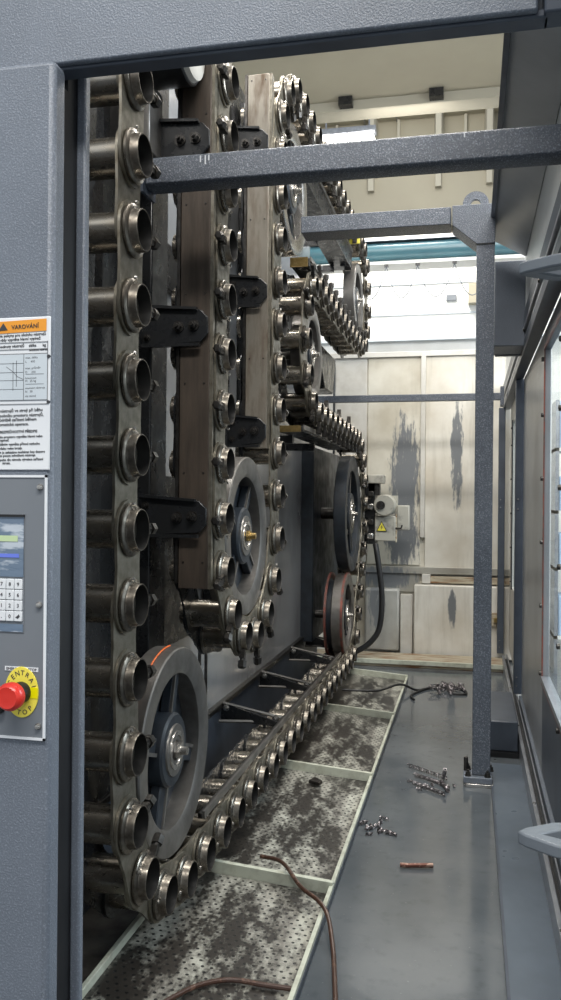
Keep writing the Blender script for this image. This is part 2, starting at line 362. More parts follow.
for y, dy in ((4.43, .22), (5.30, .25), (6.22, .3), (6.85, .35)):
    mb = MB().prism([(XP+.02, .40), (XP+.02, .31), (-.992, .285), (-.992, .312)], 'Y', y, y+.012)
    g_ = mb.build('strut', 'dark', mf)
    MB().tube([(XP+.03, y-.005, .40), (-.995, y+dy*.45, .312)], .009, 6).build('strut_edge', 'rim', g_)
    MB().tube([(XP+.03, y-.08, .32), (-.995, y+dy*.35, .295)], .009, 6).build('strut_edge', 'rim', g_)
    hexbolt(XP+.05, y-.005, .375, .014, .02).build('bolt', 'bright', g_)
    hexbolt(-1.02, y+dy*.3, .315, .014, .02).build('bolt', 'bright', g_)
for y in (3.86, 3.96): MB().tube([(-1.25, y, .40), (-1.25, y, .82)], .008, 6).build('drain_pipe', 'bolt', mf)
mt = thing('drive_motor', (-1.15, 3.0, 3.0), 'drive motor with pale round end cap high behind the first strand', 'motor')
MB().lathe([(-.28, .15), (0, .15), (.005, .145)], (-1.02, 2.95, 3.17), 'X', 28).build('motor_body', 'dark', mt)
MB().lathe([(0, .138), (.018, .132), (.024, .11)], (-1.015, 2.95, 3.17), 'X', 28).build('end_cap', 'offwhite', mt)
box(XP, -1.16, 2.93, 3.07, 2.78, 3.04).build('motor_bracket', 'rim', mt, .006)
for z in (2.85, 2.96): hexbolt(-1.2, 2.93, z, .013, .02).build('bolt', 'bolt', mt)

# chain guide columns with bolted brackets
def guide_column(x0, x1, y, z0, z1, m_, zs, label, bx):
    r = thing('chain_guide', ((x0+x1)/2, y, z0), label, 'guide column', 'upright chain guides')
    box(x0, x1, y, y+.02, z0, z1).build('guide_strip', m_, r, .003)
    box(x0-.012, x0, y-.006, y+.10, z0+.02, z1).build('edge_lip', 'bolt', r)
    box(x1, x1+.012, y+.005, y+.05, z0, z1).build('edge_lip', 'plate', r)
    z = z0+.1
    while z < z1:
        MB().lathe([(0, .004), (-.003, .0035)], (x0+.02, y, z), 'Y', 8).build('screw', 'bolt', r)
        MB().lathe([(0, .004), (-.003, .0035)], (x1-.02, y, z), 'Y', 8).build('screw', 'bolt', r)
        z += .34
    for zc in zs:
        mb = MB().prism([(bx, zc-.075), (x1-.03, zc-.062), (x1+.0, zc-.030), (x1+.0, zc+.03), (x1-.03, zc+.060), (bx, zc+.078)], 'Y', y-.022, y-.008)
        g = mb.build('bracket', 'dark', r, .003)
        box(bx, x1-.03, y-.040, y-.018, zc-.080, zc-.068).build('bracket_rib', 'dark', g)
        MB().prism([(bx, zc+.072), (x1-.04, zc+.056), (x1-.04, zc+.066), (bx, zc+.084)], 'Y', y-.042, y-.018).build('bracket_rib', 'dark', g)
        box(bx, bx+.012, y-.06, y-.018, zc-.075, zc+.075).build('bracket_rib', 'dark', g)
        for q in ((x1-.055, zc), (x1-.115, zc-.004)): hexbolt(q[0], y-.022, q[1], .016, .026).build('bolt', 'bolt', g)
        for dz in (-.04, .04): hexbolt(bx+.03, y-.022, zc+dz, .011, .016).build('bolt', 'bolt', g)
    return r
guide_column(-1.085, -.968, 3.075, 1.16, 3.9, 'guide', (2.86, 2.155, 1.435), 'brown streaked guide column left of the middle strand with three black brackets', -1.24)
guide_column(-1.082, -.972, 4.025, 1.75, 3.58, 'guide2', (3.24, 2.515, 1.835), 'pale grey guide column with rust stains left of the third strand', -1.17)

# ------------------------------------------------------------------ tool chain
NW = [ # centre y, centre z, chain radius, +1 turns right (clockwise seen from the aisle)
    (2.735, 3.45, .465, 1), (3.645, 1.37, .475, -1), (4.60, 3.24, .475, 1), (7.35, 3.27, .44, 1),
    (5.22, 2.44, .39, -1), (7.11, 1.42, .61, 1), (6.87, .60, .39, 1), (2.735, .68, .47, 1)]
def dirs(i, j):
    a, b_ = NW[i], NW[j]; dy, dz = b_[0]-a[0], b_[1]-a[1]
    return atan2(dz, dy)+asin((b_[3]*b_[2]-a[3]*a[2])/hypot(dy, dz))
def pt(i, al):
    cy, cz, R, s_ = NW[i]; return (cy-s_*R*sin(al), cz+s_*R*cos(al))
path = []; n = len(NW)
for i in range(n):
    ai, ao = dirs(i-1, i), dirs(i, (i+1) % n); s_ = NW[i][3]
    turn = (s_*(ai-ao)) % (2*pi); k = max(6, int(turn/.04))
    for q in range(k+1): path.append(pt(i, ai-s_*turn*q/k))
path.append(path[0])
cum = [0.]
for a, b_ in zip(path[:-1], path[1:]): cum.append(cum[-1]+hypot(b_[0]-a[0], b_[1]-a[1]))
LT = cum[-1]; NP = round(LT/.2125); PITCH = LT/NP
def sample(d):
    d %= LT; lo, hi = 0, len(cum)-1
    while hi-lo > 1:
        m_ = (lo+hi)//2
        if cum[m_] <= d: lo = m_
        else: hi = m_
    f = (d-cum[lo])/(cum[hi]-cum[lo]+1e-9); a, b_ = path[lo], path[hi]
    return a[0]+(b_[0]-a[0])*f, a[1]+(b_[1]-a[1])*f
PH = .085
ch = thing('tool_chain', (-1.05, 2.735, .12), 'endless chain of open steel tool pots looping over the wheels', 'tool chain')
o0 = ORG[ch.name]
pot_me = MB().lathe([(-1.145, .046), (-1.14, .056), (-.952, .056)], (1.0, 0, 0), 'X', 24, False).mesh('tool_pot', 'pot')
fl = MB(); fl.ring([(-.946, .0565), (-.946, .073), (-.943, .077), (-.937, .077), (-.933, .073), (-.931, .063), (-.926, .0608), (-.911, .0603), (-.908, .059), (-.908, .0565)], (1, 0, 0), 28)
fl_me = fl.mesh('pot_ring', 'flange')
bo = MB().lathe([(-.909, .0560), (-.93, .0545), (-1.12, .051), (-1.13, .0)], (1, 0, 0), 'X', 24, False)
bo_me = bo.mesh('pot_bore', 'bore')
sd = MB(); sd.lathe([(.07, .012), (.110, .012)], (.072, 0, 0), 'Y', 8); sd.lathe([(.106, .0185), (.132, .0185), (.138, .012)], (.072, 0, 0), 'Y', 6)
sd.box(.060, .082, .06, .096, -.015, .015)
sd_me = sd.mesh('pot_stud', 'bolt')
sc_me = MB().lathe([(0, .006), (.006, .005)], (.072, -.02, .074), 'X', 8).mesh('pot_screw', 'bright')
hp = PITCH/2
def dog(x0, x1):
    R, w = .086, .079; pts = []
    for k in range(9): q = -pi/2+pi*k/8; pts.append((hp+R*cos(q), R*sin(q)))
    pts += [(0, w)]
    for k in range(9): q = pi/2+pi*k/8; pts.append((-hp+R*cos(q), R*sin(q)))
    pts += [(0, -w)]
    return MB().prism(pts, 'X', x0, x1)
lp_me = [dog(-.964+1+.009*k, -.964+1.008+.009*k).mesh('link_plate', 'plate') for k in (0, 1)]
lr_me = [dog(-1.115+1+.009*k, -1.115+1.008+.009*k).mesh('link_plate', 'dark') for k in (0, 1)]
def inst(name, me, parent, loc=(0, 0, 0), ang=0):
    o = bpy.data.objects.new(name, me); C.objects.link(o); o.parent = parent; o.location = loc; o.rotation_euler = (ang, 0, 0); return o
pos = [sample(PH+i*PITCH) for i in range(NP)]
for i, (y, z) in enumerate(pos):
    a, b_ = pos[i-1], pos[(i+1) % NP]; al = atan2(b_[1]-a[1], b_[0]-a[0])
    p = inst('tool_pot', pot_me, ch, (-1-o0[0], y-o0[1], z-o0[2]), al-pi/2)
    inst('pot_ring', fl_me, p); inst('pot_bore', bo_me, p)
    if not (z < .45 and y > 2.4): inst('pot_stud', sd_me, p)
    if 2.0 < y < 4.3: inst('pot_screw', sc_me, p)
    al2 = atan2(b_[1]-z, b_[0]-y); mid = (-1-o0[0], (y+b_[0])/2-o0[1], (z+b_[1])/2-o0[2])
    inst('link_plate', lp_me[i % 2], ch, mid, al2); inst('link_plate', lr_me[i % 2], ch, mid, al2)

# ------------------------------------------------------------------ wheels
def wheel(i, label, spokes=4, rim='rim', style='disc', R=None, xo=0., a0=.3):
    cy, cz, Rc, s_ = NW[i]; R = R or Rc-.125; x = -1.0+xo; cz -= .03
    w = thing('sprocket', (x, cy, cz-R), label, 'sprocket', 'chain sprockets'); c = (0, cy, cz)
    ri = R*.745
    MB().ring([(x-.055, ri), (x-.055, R-.004), (x-.05, R), (x+.035, R), (x+.04, R-.004), (x+.04, R*.80), (x+.03, ri)], c, 56).build('rim', rim, w)
    MB().lathe([(x-.05, ri+.005), (x-.035, ri+.005)], c, 'X', 40).build('web', 'web', w)
    hb = MB().lathe([(x-.05, R*.36), (x+.02, R*.36), (x+.028, R*.34)], c, 'X', 32).build('hub', 'web', w)
    MB().ring([(x+.02, R*.10), (x+.02, R*.26), (x+.034, R*.25), (x+.034, R*.10)], c, 32).build('bearing_cap', 'rim', hb)
    MB().ring([(x+.030, R*.14), (x+.030, R*.19), (x+.038, R*.185), (x+.038, R*.145)], c, 28).build('bearing_ring', 'bright', hb)
    MB().lathe([(x-.28, R*.10), (x+.03, R*.10), (x+.036, R*.09)], c, 'X', 20).build('axle', 'bolt', hb)
    mb = MB().lathe([(x+.034, .026), (x+.052, .026)], c, 'X', 6); mb.lathe([(x+.052, .015), (x+.075, .014)], c, 'X', 12); mb.build('axle_bolt', 'brass' if i == 1 else 'bright', hb)
    for k in range(spokes):
        a = a0+2*pi*k/spokes
        def rot(p, a=a): return Vector((p.x, cy+p.y*cos(a)-p.z*sin(a), cz+p.y*sin(a)+p.z*cos(a)))
        sp_ = MB().box(x-.03, x+.005, R*.33, ri+.004, -.030, .030).xf(rot).build('spoke', 'web', w, .004)
        MB().box(x+.004, x+.012, R*.33, ri+.002, .018, .030).xf(rot).build('spoke_rib', 'rim', sp_)
    return w
wheel(0, 'wheel above the frame joining the first and second strands', 5)
w1 = wheel(7, 'large grey spoked wheel at floor level turning the first strand', 4, a0=1.25)
cy, cz, Rc, _ = NW[7]; R = Rc-.125; cz -= .03
MB().tube([(-1.0, cy+(R+.004)*cos(q), cz+(R+.004)*sin(q)) for q in [1.5+1.5*k/16 for k in range(17)]], .0028, 6).build('orange_line', 'orange', w1)['label'] = 'orange painted line on the rim'
wheel(1, 'grey wheel with brass axle bolt at the foot of the middle strands', 4, a0=.9)
wheel(2, 'bright rimmed wheel at the top of the third strand', 5, 'bright', a0=.2)
wheel(3, 'farthest high wheel in front of the bright white wall', 5, 'rim', a0=.5)
wheel(4, 'wheel halfway up with the chain wrapped round its near side', 4, R=.285, a0=.4)
wheel(5, 'biggest black spoked wheel near the rear wall above the red one', 5, 'web', a0=.1)
w7 = wheel(6, 'double wheel with worn red rims low by the rear wall', 6, 'rim', R=.335, a0=.3)
cy, cz = NW[6][0], NW[6][1]-.03
for x in (-.97, -1.10):
    MB().ring([(x-.012, .30), (x-.012, .345), (x+.006, .345), (x+.006, .325)], (0, cy, cz), 48).build('red_rim', 'redrim', w7)
MB().lathe([(-1.11, .28), (-1.04, .28)], (0, cy, cz), 'X', 36).build('rear_drum', 'web', w7)

# chain guide rails along the level runs
def rail(y0, y1, z0, z1, x0, x1, label, tip=None, lugs=(), m_='dark'):
    r = thing('guide_rail', ((x0+x1)/2, (y0+y1)/2, z0), label, 'guide rail', 'level chain guide rails')
    box(x0, x1, y0, y1, z0, z1).build('rail_bar', m_, r, .003)
    box(x1, x1+.010, y0, y1, z1-.02, z1+.008).build('rail_lip', 'rim', r)
    if tip: box(x0-.005, x1-.01, y0-.012, y0, z0-.004, z1+.004).build('brass_end', 'brass', r)
    for y in lugs:
        g = MB().prism([(y-.05, z1+.0), (y+.05, z1), (y, z1+.09)], 'X', x1-.012, x1).build('lug', 'dark', r)
        hexbolt(x1, y, z1+.035, .012, .016, 'X', 1).build('bolt', 'bolt', g)
    k = y0+.3 if z0 > .5 else y1
    while k < y1-.1:
        box(XP, x0+.03, k, k+.05, z0-.05, z0).build('bracket', 'dark', r); k += .75
    return r
rail(5.12, 7.1, 3.44, 3.60, -1.15, -.99, 'dark guide rail just under the topmost level run of pots')
rail(5.12, 7.0, 2.935, 2.985, -1.09, -.975, 'guide rail with brass end above the half height wheel', True)
rail(4.9, 6.75, 1.905, 1.935, -1.12, -.965, 'guide rail with brass end just below the half height wheel', True)
rail(3.05, 6.5, .300, .322, -.99, -.972, 'thin guide rail above the bottom run of pots by the tray', None, (), 'bolt')
lug = thing('chain_clip_row', (-1.0, 6.2, 2.12), 'row of small dark triangular clips on top of the lower level run', 'clip')
for y in (5.95, 6.55, 7.1): MB().prism([(y-.06, 2.12), (y+.06, 2.12), (y+.01, 2.21)], 'X', -1.02, -.99).build('clip', 'bolt', lug)
ws = thing('warning_marker', (-.98, 6.5, 3.72), 'small yellow and black striped marker at the end of the top run', 'marker')
box(-1.02, -.90, 6.9, 6.92, 3.60, 3.72).build('marker_plate', 'yellow', ws)
for k in range(2): MB().prism([(-1.02+.06*k, 3.60), (-.99+.06*k, 3.60), (-.96+.06*k, 3.72), (-.99+.06*k, 3.72)], 'Y', 6.895, 6.9).build('black_stripe', 'ink', ws)
box(-1.06, -1.02, 6.9, 6.93, 3.42, 3.70).build('marker_stem', 'dark', ws)

# ------------------------------------------------------------------ drip trays
def zt(x): return .078-.045*(x+1.09)/.6
TX0, TX1 = -1.09, -.495
ys = [1.93, 3.20, 4.52, 5.84, 7.12]
wh = ['nearest perforated drip tray with the heaviest oil stains', 'second perforated drip tray from the camera below the chain',
      'third perforated drip tray from the camera beside the floor swarf', 'farthest perforated drip tray against the rear wall sill']
for k in range(4):
    y0, y1 = ys[k]+.004, ys[k+1]-.004
    r = thing('drip_tray', ((TX0+TX1)/2, y0, 0), wh[k], 'tray', 'drip trays under the chain')
    MB().add([(TX0+.01, y0+.01, zt(TX0)-.02), (TX1-.008, y0+.01, zt(TX1)-.02), (TX1-.008, y1-.01, zt(TX1)-.02), (TX0+.01, y1-.01, zt(TX0)-.02),
              (TX0+.01, y0+.01, 0), (TX1-.008, y0+.01, 0), (TX1-.008, y1-.01, 0), (TX0+.01, y1-.01, 0)],
             [(0, 1, 2, 3), (4, 5, 6, 7), (0, 1, 5, 4), (1, 2, 6, 5), (2, 3, 7, 6), (3, 0, 4, 7)]).build('perforated_sheet', 'tray', r)
    def bar(ya, yb, name, up=0):
        MB().add([(TX0, ya, zt(TX0)+up), (TX1, ya, zt(TX1)+up), (TX1, yb, zt(TX1)+up), (TX0, yb, zt(TX0)+up), (TX0, ya, 0), (TX1, ya, 0), (TX1, yb, 0), (TX0, yb, 0)],
                 [(0, 1, 2, 3), (4, 5, 6, 7), (0, 1, 5, 4), (1, 2, 6, 5), (2, 3, 7, 6), (3, 0, 4, 7)]).build(name, 'cream', r, .002)
    bar(y1-.022, y1, 'end_rim', .025); bar(y0, y0+.012, 'end_rim')
    box(TX1-.014, TX1+.002, y0, y1, 0, zt(TX1)+.012).build('side_rim', 'cream', r, .002)
    box(TX0-.004, TX0+.012, y0, y1, 0, zt(TX0)+.006).build('side_rim', 'cream', r, .002)
    box(TX1+.002, TX1+.004, y0, y1, 0, .03).build('rim_face', 'smooth', r)

# ------------------------------------------------------------------ post and cross beam frame
pf = thing('post_frame', (.072, 4.66, 0), 'dark speckled square post with a long arm reaching left to the chain', 'post frame')
box(.020, .114, 4.62, 4.71, .055, 2.86).build('post', 'beam', pf, .003)
box(-.93, -.115, 4.62, 4.78, 2.98, 3.072).build('arm', 'beam', pf, .004)
MB().prism([(-.108, 3.075), (.116, 3.075), (.116, 2.865), (.020, 2.865), (-.108, 2.972)], 'Y', 4.612, 4.782).build('corner_gusset', 'beam', pf, .003)
MB().ring([(4.64, .026), (4.64, .068), (4.665, .068), (4.665, .026)], (.014, 0, 3.085), 36, 'Y').build('lifting_lug', 'beam', pf)
bp = box(-.025, .125, 4.585, 4.735, .018, .05).build('base_plate', 'paint', pf, .004)
box(-.015, .13, 4.575, 4.745, 0, .018).build('shim_plate', 'bright', pf, .002)
for x, y in ((0, 4.61), (.1, 4.61), (0, 4.72), (.118, 4.72)): hexbolt(x, y, .05, .013, .022, 'Z', 1).build('bolt', 'bolt', bp)
MB().lathe([(.05, .012), (.12, .012), (.125, .008)], (-.012, 4.70, 0), 'Z', 10).build('anchor_stud', 'bolt', pf)

bx_ = thing('cross_beam', (-.3, 2.75, 2.56), 'dark speckled cross beam running in front of the chain strands', 'beam')
MB().prism([(2.72, 2.572), (2.72, 2.652), (2.725, 2.66), (2.80, 2.66), (2.80, 2.562), (2.735, 2.562)], 'X', -1.09, .30).build('beam', 'beam', bx_, .003)
box(-1.10, -1.09, 2.70, 2.82, 2.54, 2.68).build('end_plate', 'smooth', bx_)
for x, h_ in ((-.895, .022), (-.878, .03), (-.866, .018), (-.03, .012)): MB().box(x, x+.004, 2.7185, 2.7205, 2.652-h_, 2.652).build('paint_chip', 'label', bx_)

hb_ = thing('front_beam', (-.5, 1.5, 2.33), 'large slate speckled beam across the top of the picture', 'beam')
box(-2.2, .105, 1.50, 1.515, 2.335, 2.72).build('front_face', 'paint', hb_, .004)
box(-2.2, .125, 1.515, 1.556, 2.33, 2.345).build('lower_flange', 'smooth', hb_, .003)
box(-2.2, .125, 1.546, 1.556, 2.345, 2.72).build('back_face', 'smooth', hb_)
box(.115, .8, 1.50, 1.556, 2.33, 2.72).build('side_box', 'smooth', hb_, .004)

# ------------------------------------------------------------------ control cabinet on the left
cc = thing('control_cabinet', (-1.1, 1.5, 0), 'slate grey control cabinet with warning sign and red stop button', 'cabinet')
box(-1.7, -.762, 1.45, 1.50, 0, 2.318).build('front_panel', 'paint', cc, .011)
box(-1.7, -.79, 1.50, 1.56, 0, 2.31).build('inner_body', 'black', cc)
box(-.9, -.79, 1.56, 1.62, 0, 2.45).build('groove_filler', 'black', cc)
box(-.792, -.770, 1.60, 1.622, 0, 2.45).build('side_post', 'paint', cc, .005)
YF = 1.45
sg = box(-1.12, -.764, YF-.003, YF, 1.552, 1.838).build('warning_sign', 'label', cc, .002)
def zs(p): return 1.837-(p-317)*.001863
def xs(p): return -.764-(51-p)*.00176
def sgt(s_, size, x, z, al='RIGHT'): return text_mb(s_, size, x, YF-.0036, z, al, .02).build('sign_text', 'ink', sg, smooth=0)
MB().prism([(-1.12, 1.801), (-.772, 1.811), (-.772, 1.8335), (-1.12, 1.8235)], 'Y', YF-.0042, YF-.003).build('amber_header', 'amber', sg)
text_mb('VAROVÁNÍ', .0112, xs(38), YF-.0048, zs(327.6), 'RIGHT', .028).build('header_text', 'ink', sg, smooth=0)
MB().prism([(xs(-9), zs(329.5)), (xs(1.5), zs(329)), (xs(-3.5), zs(322))], 'Y', YF-.0052, YF-.0042).build('warning_triangle', 'ink', sg)
box(-1.12, xs(48), YF-.0038, YF-.003, zs(400), zs(354)).build('diagram_field', 'labelgrey', sg)
for p, q, s_ in ((335, 46, 'Před seřízením stroje čtěte pokyny pro obsluhu nástrojů'), (339.3, 40, 'zásobníku vždy vypněte hlavní vypínač'), (346.3, 21, 'Maximální hodnoty nástrojů'), (346.3, 35, 'délka'), (346.3, 46, 'kg')): sgt(s_, .0074, xs(q), zs(p))
sgt('hmotnost nástroje', .0050, xs(48), zs(350.2))
dm = MB()
for p in (342, 349, 353.5, 400, 404): dm.box(-1.12, xs(48), YF-.0044, YF-.0036, zs(p), zs(p)+.0007)
for p, a_, b_ in ((20.5, 400, 354), (48, 404, 341), (8, 390, 362), (12, 386, 360)): dm.box(xs(p), xs(p)+.0006, YF-.0044, YF-.0036, zs(a_), zs(b_))
for p in (363, 372, 380, 389): dm.box(-1.12, xs(20), YF-.0043, YF-.0036, zs(p), zs(p)+.0005)
for p in (374, 384): dm.box(xs(23), xs(44), YF-.0043, YF-.0036, zs(p), zs(p)+.0005)
dm.tube([(xs(0), YF-.004, zs(366)), (xs(8), YF-.004, zs(371)), (xs(13), YF-.004, zs(376)), (xs(20), YF-.004, zs(379))], .0004, 4)
dm.build('diagram_lines', 'ink', sg, smooth=0)
for p, s_ in ((358.5, 'max. délka'), (362.5, 'L     400'), (369, 'max. průměr'), (373, 'D     250'), (379, 'hmotnost'), (382, 'M   25 kg'), (389, 'moment nástroje'), (392.5, 'N   30'), (397, 'viz návod')): sgt(s_, .0058, xs(22.5), zs(p), 'LEFT')
for p, q, s_ in ((411, 43, 'Dotýkat se nástrojů ve stroji při běhu'), (415.8, 44, 'zásobníku prostoru nástrojů,'), (420.3, 36, 'při údržbě zařízení během'), (425, 27, 'automatické operace.')): sgt(s_, .0082, xs(q), zs(p))
sgt('BEZPEČNOSTNÍ PŘEDPIS', .0070, xs(37), zs(432.2))
for p, q, s_ in ((437, 43, 'při vstupu do prostoru vypněte hlavní nebo'), (441, 4, 'vypínač'), (444.5, 40, 'před čištěním vypněte přívod vzduchu'), (449, 20, 'tlaku nebo brzdy.'), (452.5, 46, 'otevřené dveře je zakázáno nechávat bez dozoru'), (456, 35, 'používejte pouze schválené nástroje'), (460, 44, 'postupujte dle návodu výrobce zařízení'), (464, 6, 'stroje.')): sgt(s_, .0066, xs(q), zs(p))
for p in (356.5, 402): MB().lathe([(0, .0035), (-.003, .003)], (-.767, YF-.002, zs(p)), 'Y', 10).build('rivet', 'ink', sg)
cp = box(-1.2, -.770, YF-.004, YF, 1.052, 1.541).build('control_panel', 'cpanel', cc, .0015)
fm = MB(); fm.box(-1.2, -.767, YF-.006, YF-.003, 1.538, 1.5425); fm.box(-1.2, -.767, YF-.006, YF-.003, 1.049, 1.0535); fm.box(-.7715, -.767, YF-.006, YF-.003, 1.049, 1.5425)
fm.build('white_border', 'label', cp)
for z in (1.520, 1.301, 1.075): MB().lathe([(0, .0062), (-.003, .0062), (-.007, .004), (-.0075, .001)], (-.781, YF-.004, z), 'Y', 14).build('screw', 'bright', cp)
box(-1.2, -.812, YF-.005, YF-.003, 1.247, 1.470).build('keypad_plate', 'cpanel', cp)
box(-1.2, -.8135, YF-.0065, YF-.005, 1.352, 1.464).build('display', 'screen', cp)
box(-1.2, -.812, YF-.009, YF-.003, 1.464, 1.4685).build('display_hood', 'black', cp)
box(-1.2, -.825, YF-.0075, YF-.006, 1.418, 1.429).build('display_line', 'lcd', cp)
box(-1.2, -.822, YF-.0075, YF-.006, 1.388, 1.395).build('display_line', 'lcdblue', cp)
box(-1.2, -.8135, YF-.0065, YF-.004, 1.249, 1.2635).build('keypad_footer', 'screen', cp)
kd = [['7', '8', '9'], ['4', '5', '6'], ['1', '2', '3'], ['.', '0', '']]
for r_ in range(4):
    for c_ in range(3):
        x = -.8225-(2-c_)*.0170; z = 1.3385-r_*.0200
        k_ = box(x-.0080, x+.0080, YF-.0085, YF-.004, z-.0094, z+.0094).build('key', 'label', cp, .001)
        dgt = text_mb(kd[r_][c_], .010, x, YF-.0089, z-.0035, 'CENTER') if kd[r_][c_] else MB().prism([(x-.005, z-.002), (x, z-.0045), (x+.004, z), (x+.002, z+.004), (x-.001, z+.001)], 'Y', YF-.0092, YF-.0086)
        dgt.build('key_symbol', 'ink', cp, smooth=0)
es = MB(); ex, ez = -.8150, 1.137
es.prism([(ex+.0345*cos(q), ez+.0475*sin(q)) for q in [2*pi*k/48 for k in range(48)]], 'Y', YF-.0065, YF-.004)
em = es.build('emergency_stop', 'yellow', cc, .0008)
MB().lathe([(-.006, .0200), (-.016, .0200), (-.022, .0165), (-.032, .0165)], (ex, YF, ez), 'Y', 26).build('stop_collar', 'black', em)
MB().lathe([(-.030, .018), (-.032, .0255), (-.044, .0260), (-.050, .0235), (-.0535, .0195), (-.0525, .0120), (-.0530, .004)], (ex-.003, YF, ez-.001), 'Y', 32).build('stop_button', 'red', em)
box(ex+.018, ex+.0335, YF-.0075, YF-.006, ez-.010, ez+.010).build('yellow_band', 'yellow2', em)
def arc_text(word, a0, a1, flip):
    mb = MB()
    for k, L in enumerate(word):
        a = a0+(a1-a0)*k/(len(word)-1); px_, pz_ = ex+.0272*cos(a), ez+.0372*sin(a)
        rt = (a-pi/2) if not flip else (a+pi/2)
        g = text_mb(L, .0130, px_-cos(rt+pi/2)*.005, YF-.0068, pz_-sin(rt+pi/2)*.005, 'CENTER', rt); merge(mb, g)
    return mb
arc_text('CENTRAL', radians(154), radians(17), False).build('stop_lettering', 'ink', em, smooth=0)
arc_text('STOP', radians(235), radians(311), True).build('stop_lettering', 'ink', em, smooth=0)
box(-.850, -.782, YF-.0055, YF-.0038, 1.176, 1.184).build('name_strip', 'label', em)
text_mb('EMERGENCY  STOP', .0072, -.816, YF-.0058, 1.1775, 'CENTER').build('strip_text', 'ink', em, smooth=0)
MB().lathe([(-.004, .012), (-.012, .012), (-.016, .010)], (-.862, YF, 1.105), 'Y', 18).build('push_button', 'black', cc)

# ------------------------------------------------------------------ right-hand enclosure
fp = box(.128, .42, -1, 5.0, 0, .012).build('floor_plate', 'floorplate', None, .002, at=(.22, 2, 0)); struct(fp)
box(.120, .130, -1, 5.0, 0, .016).build('plate_edge', 'smooth', fp)
tb = thing('threshold_box', (.2, 5.5, 0), 'low dark box between the post and the right door sill', 'box')
box(.122, .285, 5.18, 6.0, .03, .205).build('box_body', 'smooth', tb, .006)
box(.122, .285, 5.15, 5.18, 0, .03).build('box_foot', 'black', tb)
lr = thing('bottom_rail', (.32, 5, 0), 'long pale door rail along the floor at right', 'rail')
box(.292, .312, .5, 8.0, 0, .105).build('inner_track', 'alu', lr, .003)
box(.312, .330, .5, 8.0, 0, .07).build('track_gap', 'black', lr)
box(.330, .338, .5, 8.0, 0, .115).build('middle_track', 'alu', lr, .002)
box(.338, .346, .5, 8.0, 0, .09).build('track_gap', 'black', lr)
box(.346, .376, .5, 6.25, 0, .13).build('outer_sill', 'paint', lr, .004)
for y in (2.9, 4.1, 5.5, 6.6): MB().lathe([(0, .008), (.006, .006)], (.302, y, .105), 'Z', 10).build('rail_screw', 'bright', lr)
ur = thing('top_rail', (.30, 5, 2.45), 'long dark door rail high on the right side', 'rail')
box(.292, .36, .5, 8.3, 2.372, 2.425).build('rail_lower', 'smooth', ur, .003)
box(.304, .36, .5, 8.3, 2.425, 2.52).build('rail_web', 'black', ur)
box(.288, .306, .5, 8.3, 2.488, 2.508).build('rail_strip', 'alu', ur, .002)
box(.298, .308, .5, 8.3, 2.445, 2.462).build('rail_strip', 'alu', ur)
box(.292, .36, .5, 8.3, 2.52, 2.60).build('rail_upper', 'smooth', ur, .003)
for y in (3.9, 5.0, 5.6): MB().lathe([(0, .010), (-.008, .007)], (.288, y, 2.475), 'X', 10).build('rail_bolt', 'bolt', ur)
cn = thing('canopy_panel', (.2, 3.5, 2.9), 'dark sloping canopy panel above the right door rail', 'panel')
MB().prism([(.100, 3.015), (.296, 2.905), (.300, 2.915), (.104, 3.027)], 'Y', .8, 5.05).build('canopy_sheet', 'canopy', cn)
MB().prism([(.092, 3.005), (.112, 2.992), (.116, 3.02), (.098, 3.03)], 'Y', .8, 5.05).build('canopy_flange', 'smooth', cn)
box(.300, .32, .8, 8.0, 2.60, 2.93).build('canopy_side', 'lit_side', cn)
hb2 = thing('header_box', (.22, 5.1, 2.4), 'speckled slate block behind the post under the canopy end', 'block')
box(.127, .30, 5.10, 5.40, 2.405, 2.90).build('block_body', 'paint', hb2, .004)
box(.14, .30, 5.40, 5.44, 2.40, 2.90).build('block_back', 'smooth', hb2)
# sliding door, near leaf
XD = .362
dr = thing('sliding_door', (XD, 3.5, .13), 'grey sheet sliding door with a tall glass pane at right', 'door')
box(XD, XD+.03, 4.48, 6.22, .136, 2.37).build('door_sheet', 'sheet', dr, .003)
box(XD, XD+.03, 1.2, 4.48, .136, .60).build('door_sheet', 'smooth', dr, .003)
box(XD, XD+.03, 1.2, 4.48, 2.27, 2.37).build('door_sheet', 'smooth', dr, .003)
box(XD+.012, XD+.018, 1.2, 4.49, .58, 2.29).build('door_pane', 'glass', dr)
gk = MB(); gk.box(XD-.006, XD, 4.46, 4.485, .59, 2.28); gk.box(XD-.006, XD, 1.2, 4.485, .58, .60); gk.box(XD-.006, XD, 1.2, 4.485, 2.27, 2.29)
gk.build('pane_gasket', 'redrim', dr)
box(XD-.01, XD+.034, 1.2, 4.46, .60, .625).build('pane_frame', 'alu', dr)
for z in (.64, .98, 1.30, 1.62, 1.94, 2.22):
    MB().lathe([(-.002, .012), (-.014, .012), (-.016, .008)], (XD-.004, 4.465, z), 'X', 12).build('pane_bolt', 'bolt', dr)
    MB().lathe([(-.002, .012), (-.014, .012), (-.016, .008)], (XD-.004, 3.585, z-.06), 'X', 12).build('pane_bolt', 'bolt', dr)
hd = thing('grab_handle', (.2, 1.3, 1.05), 'grey loop handle brackets with a black upright bar at the right edge', 'handle')
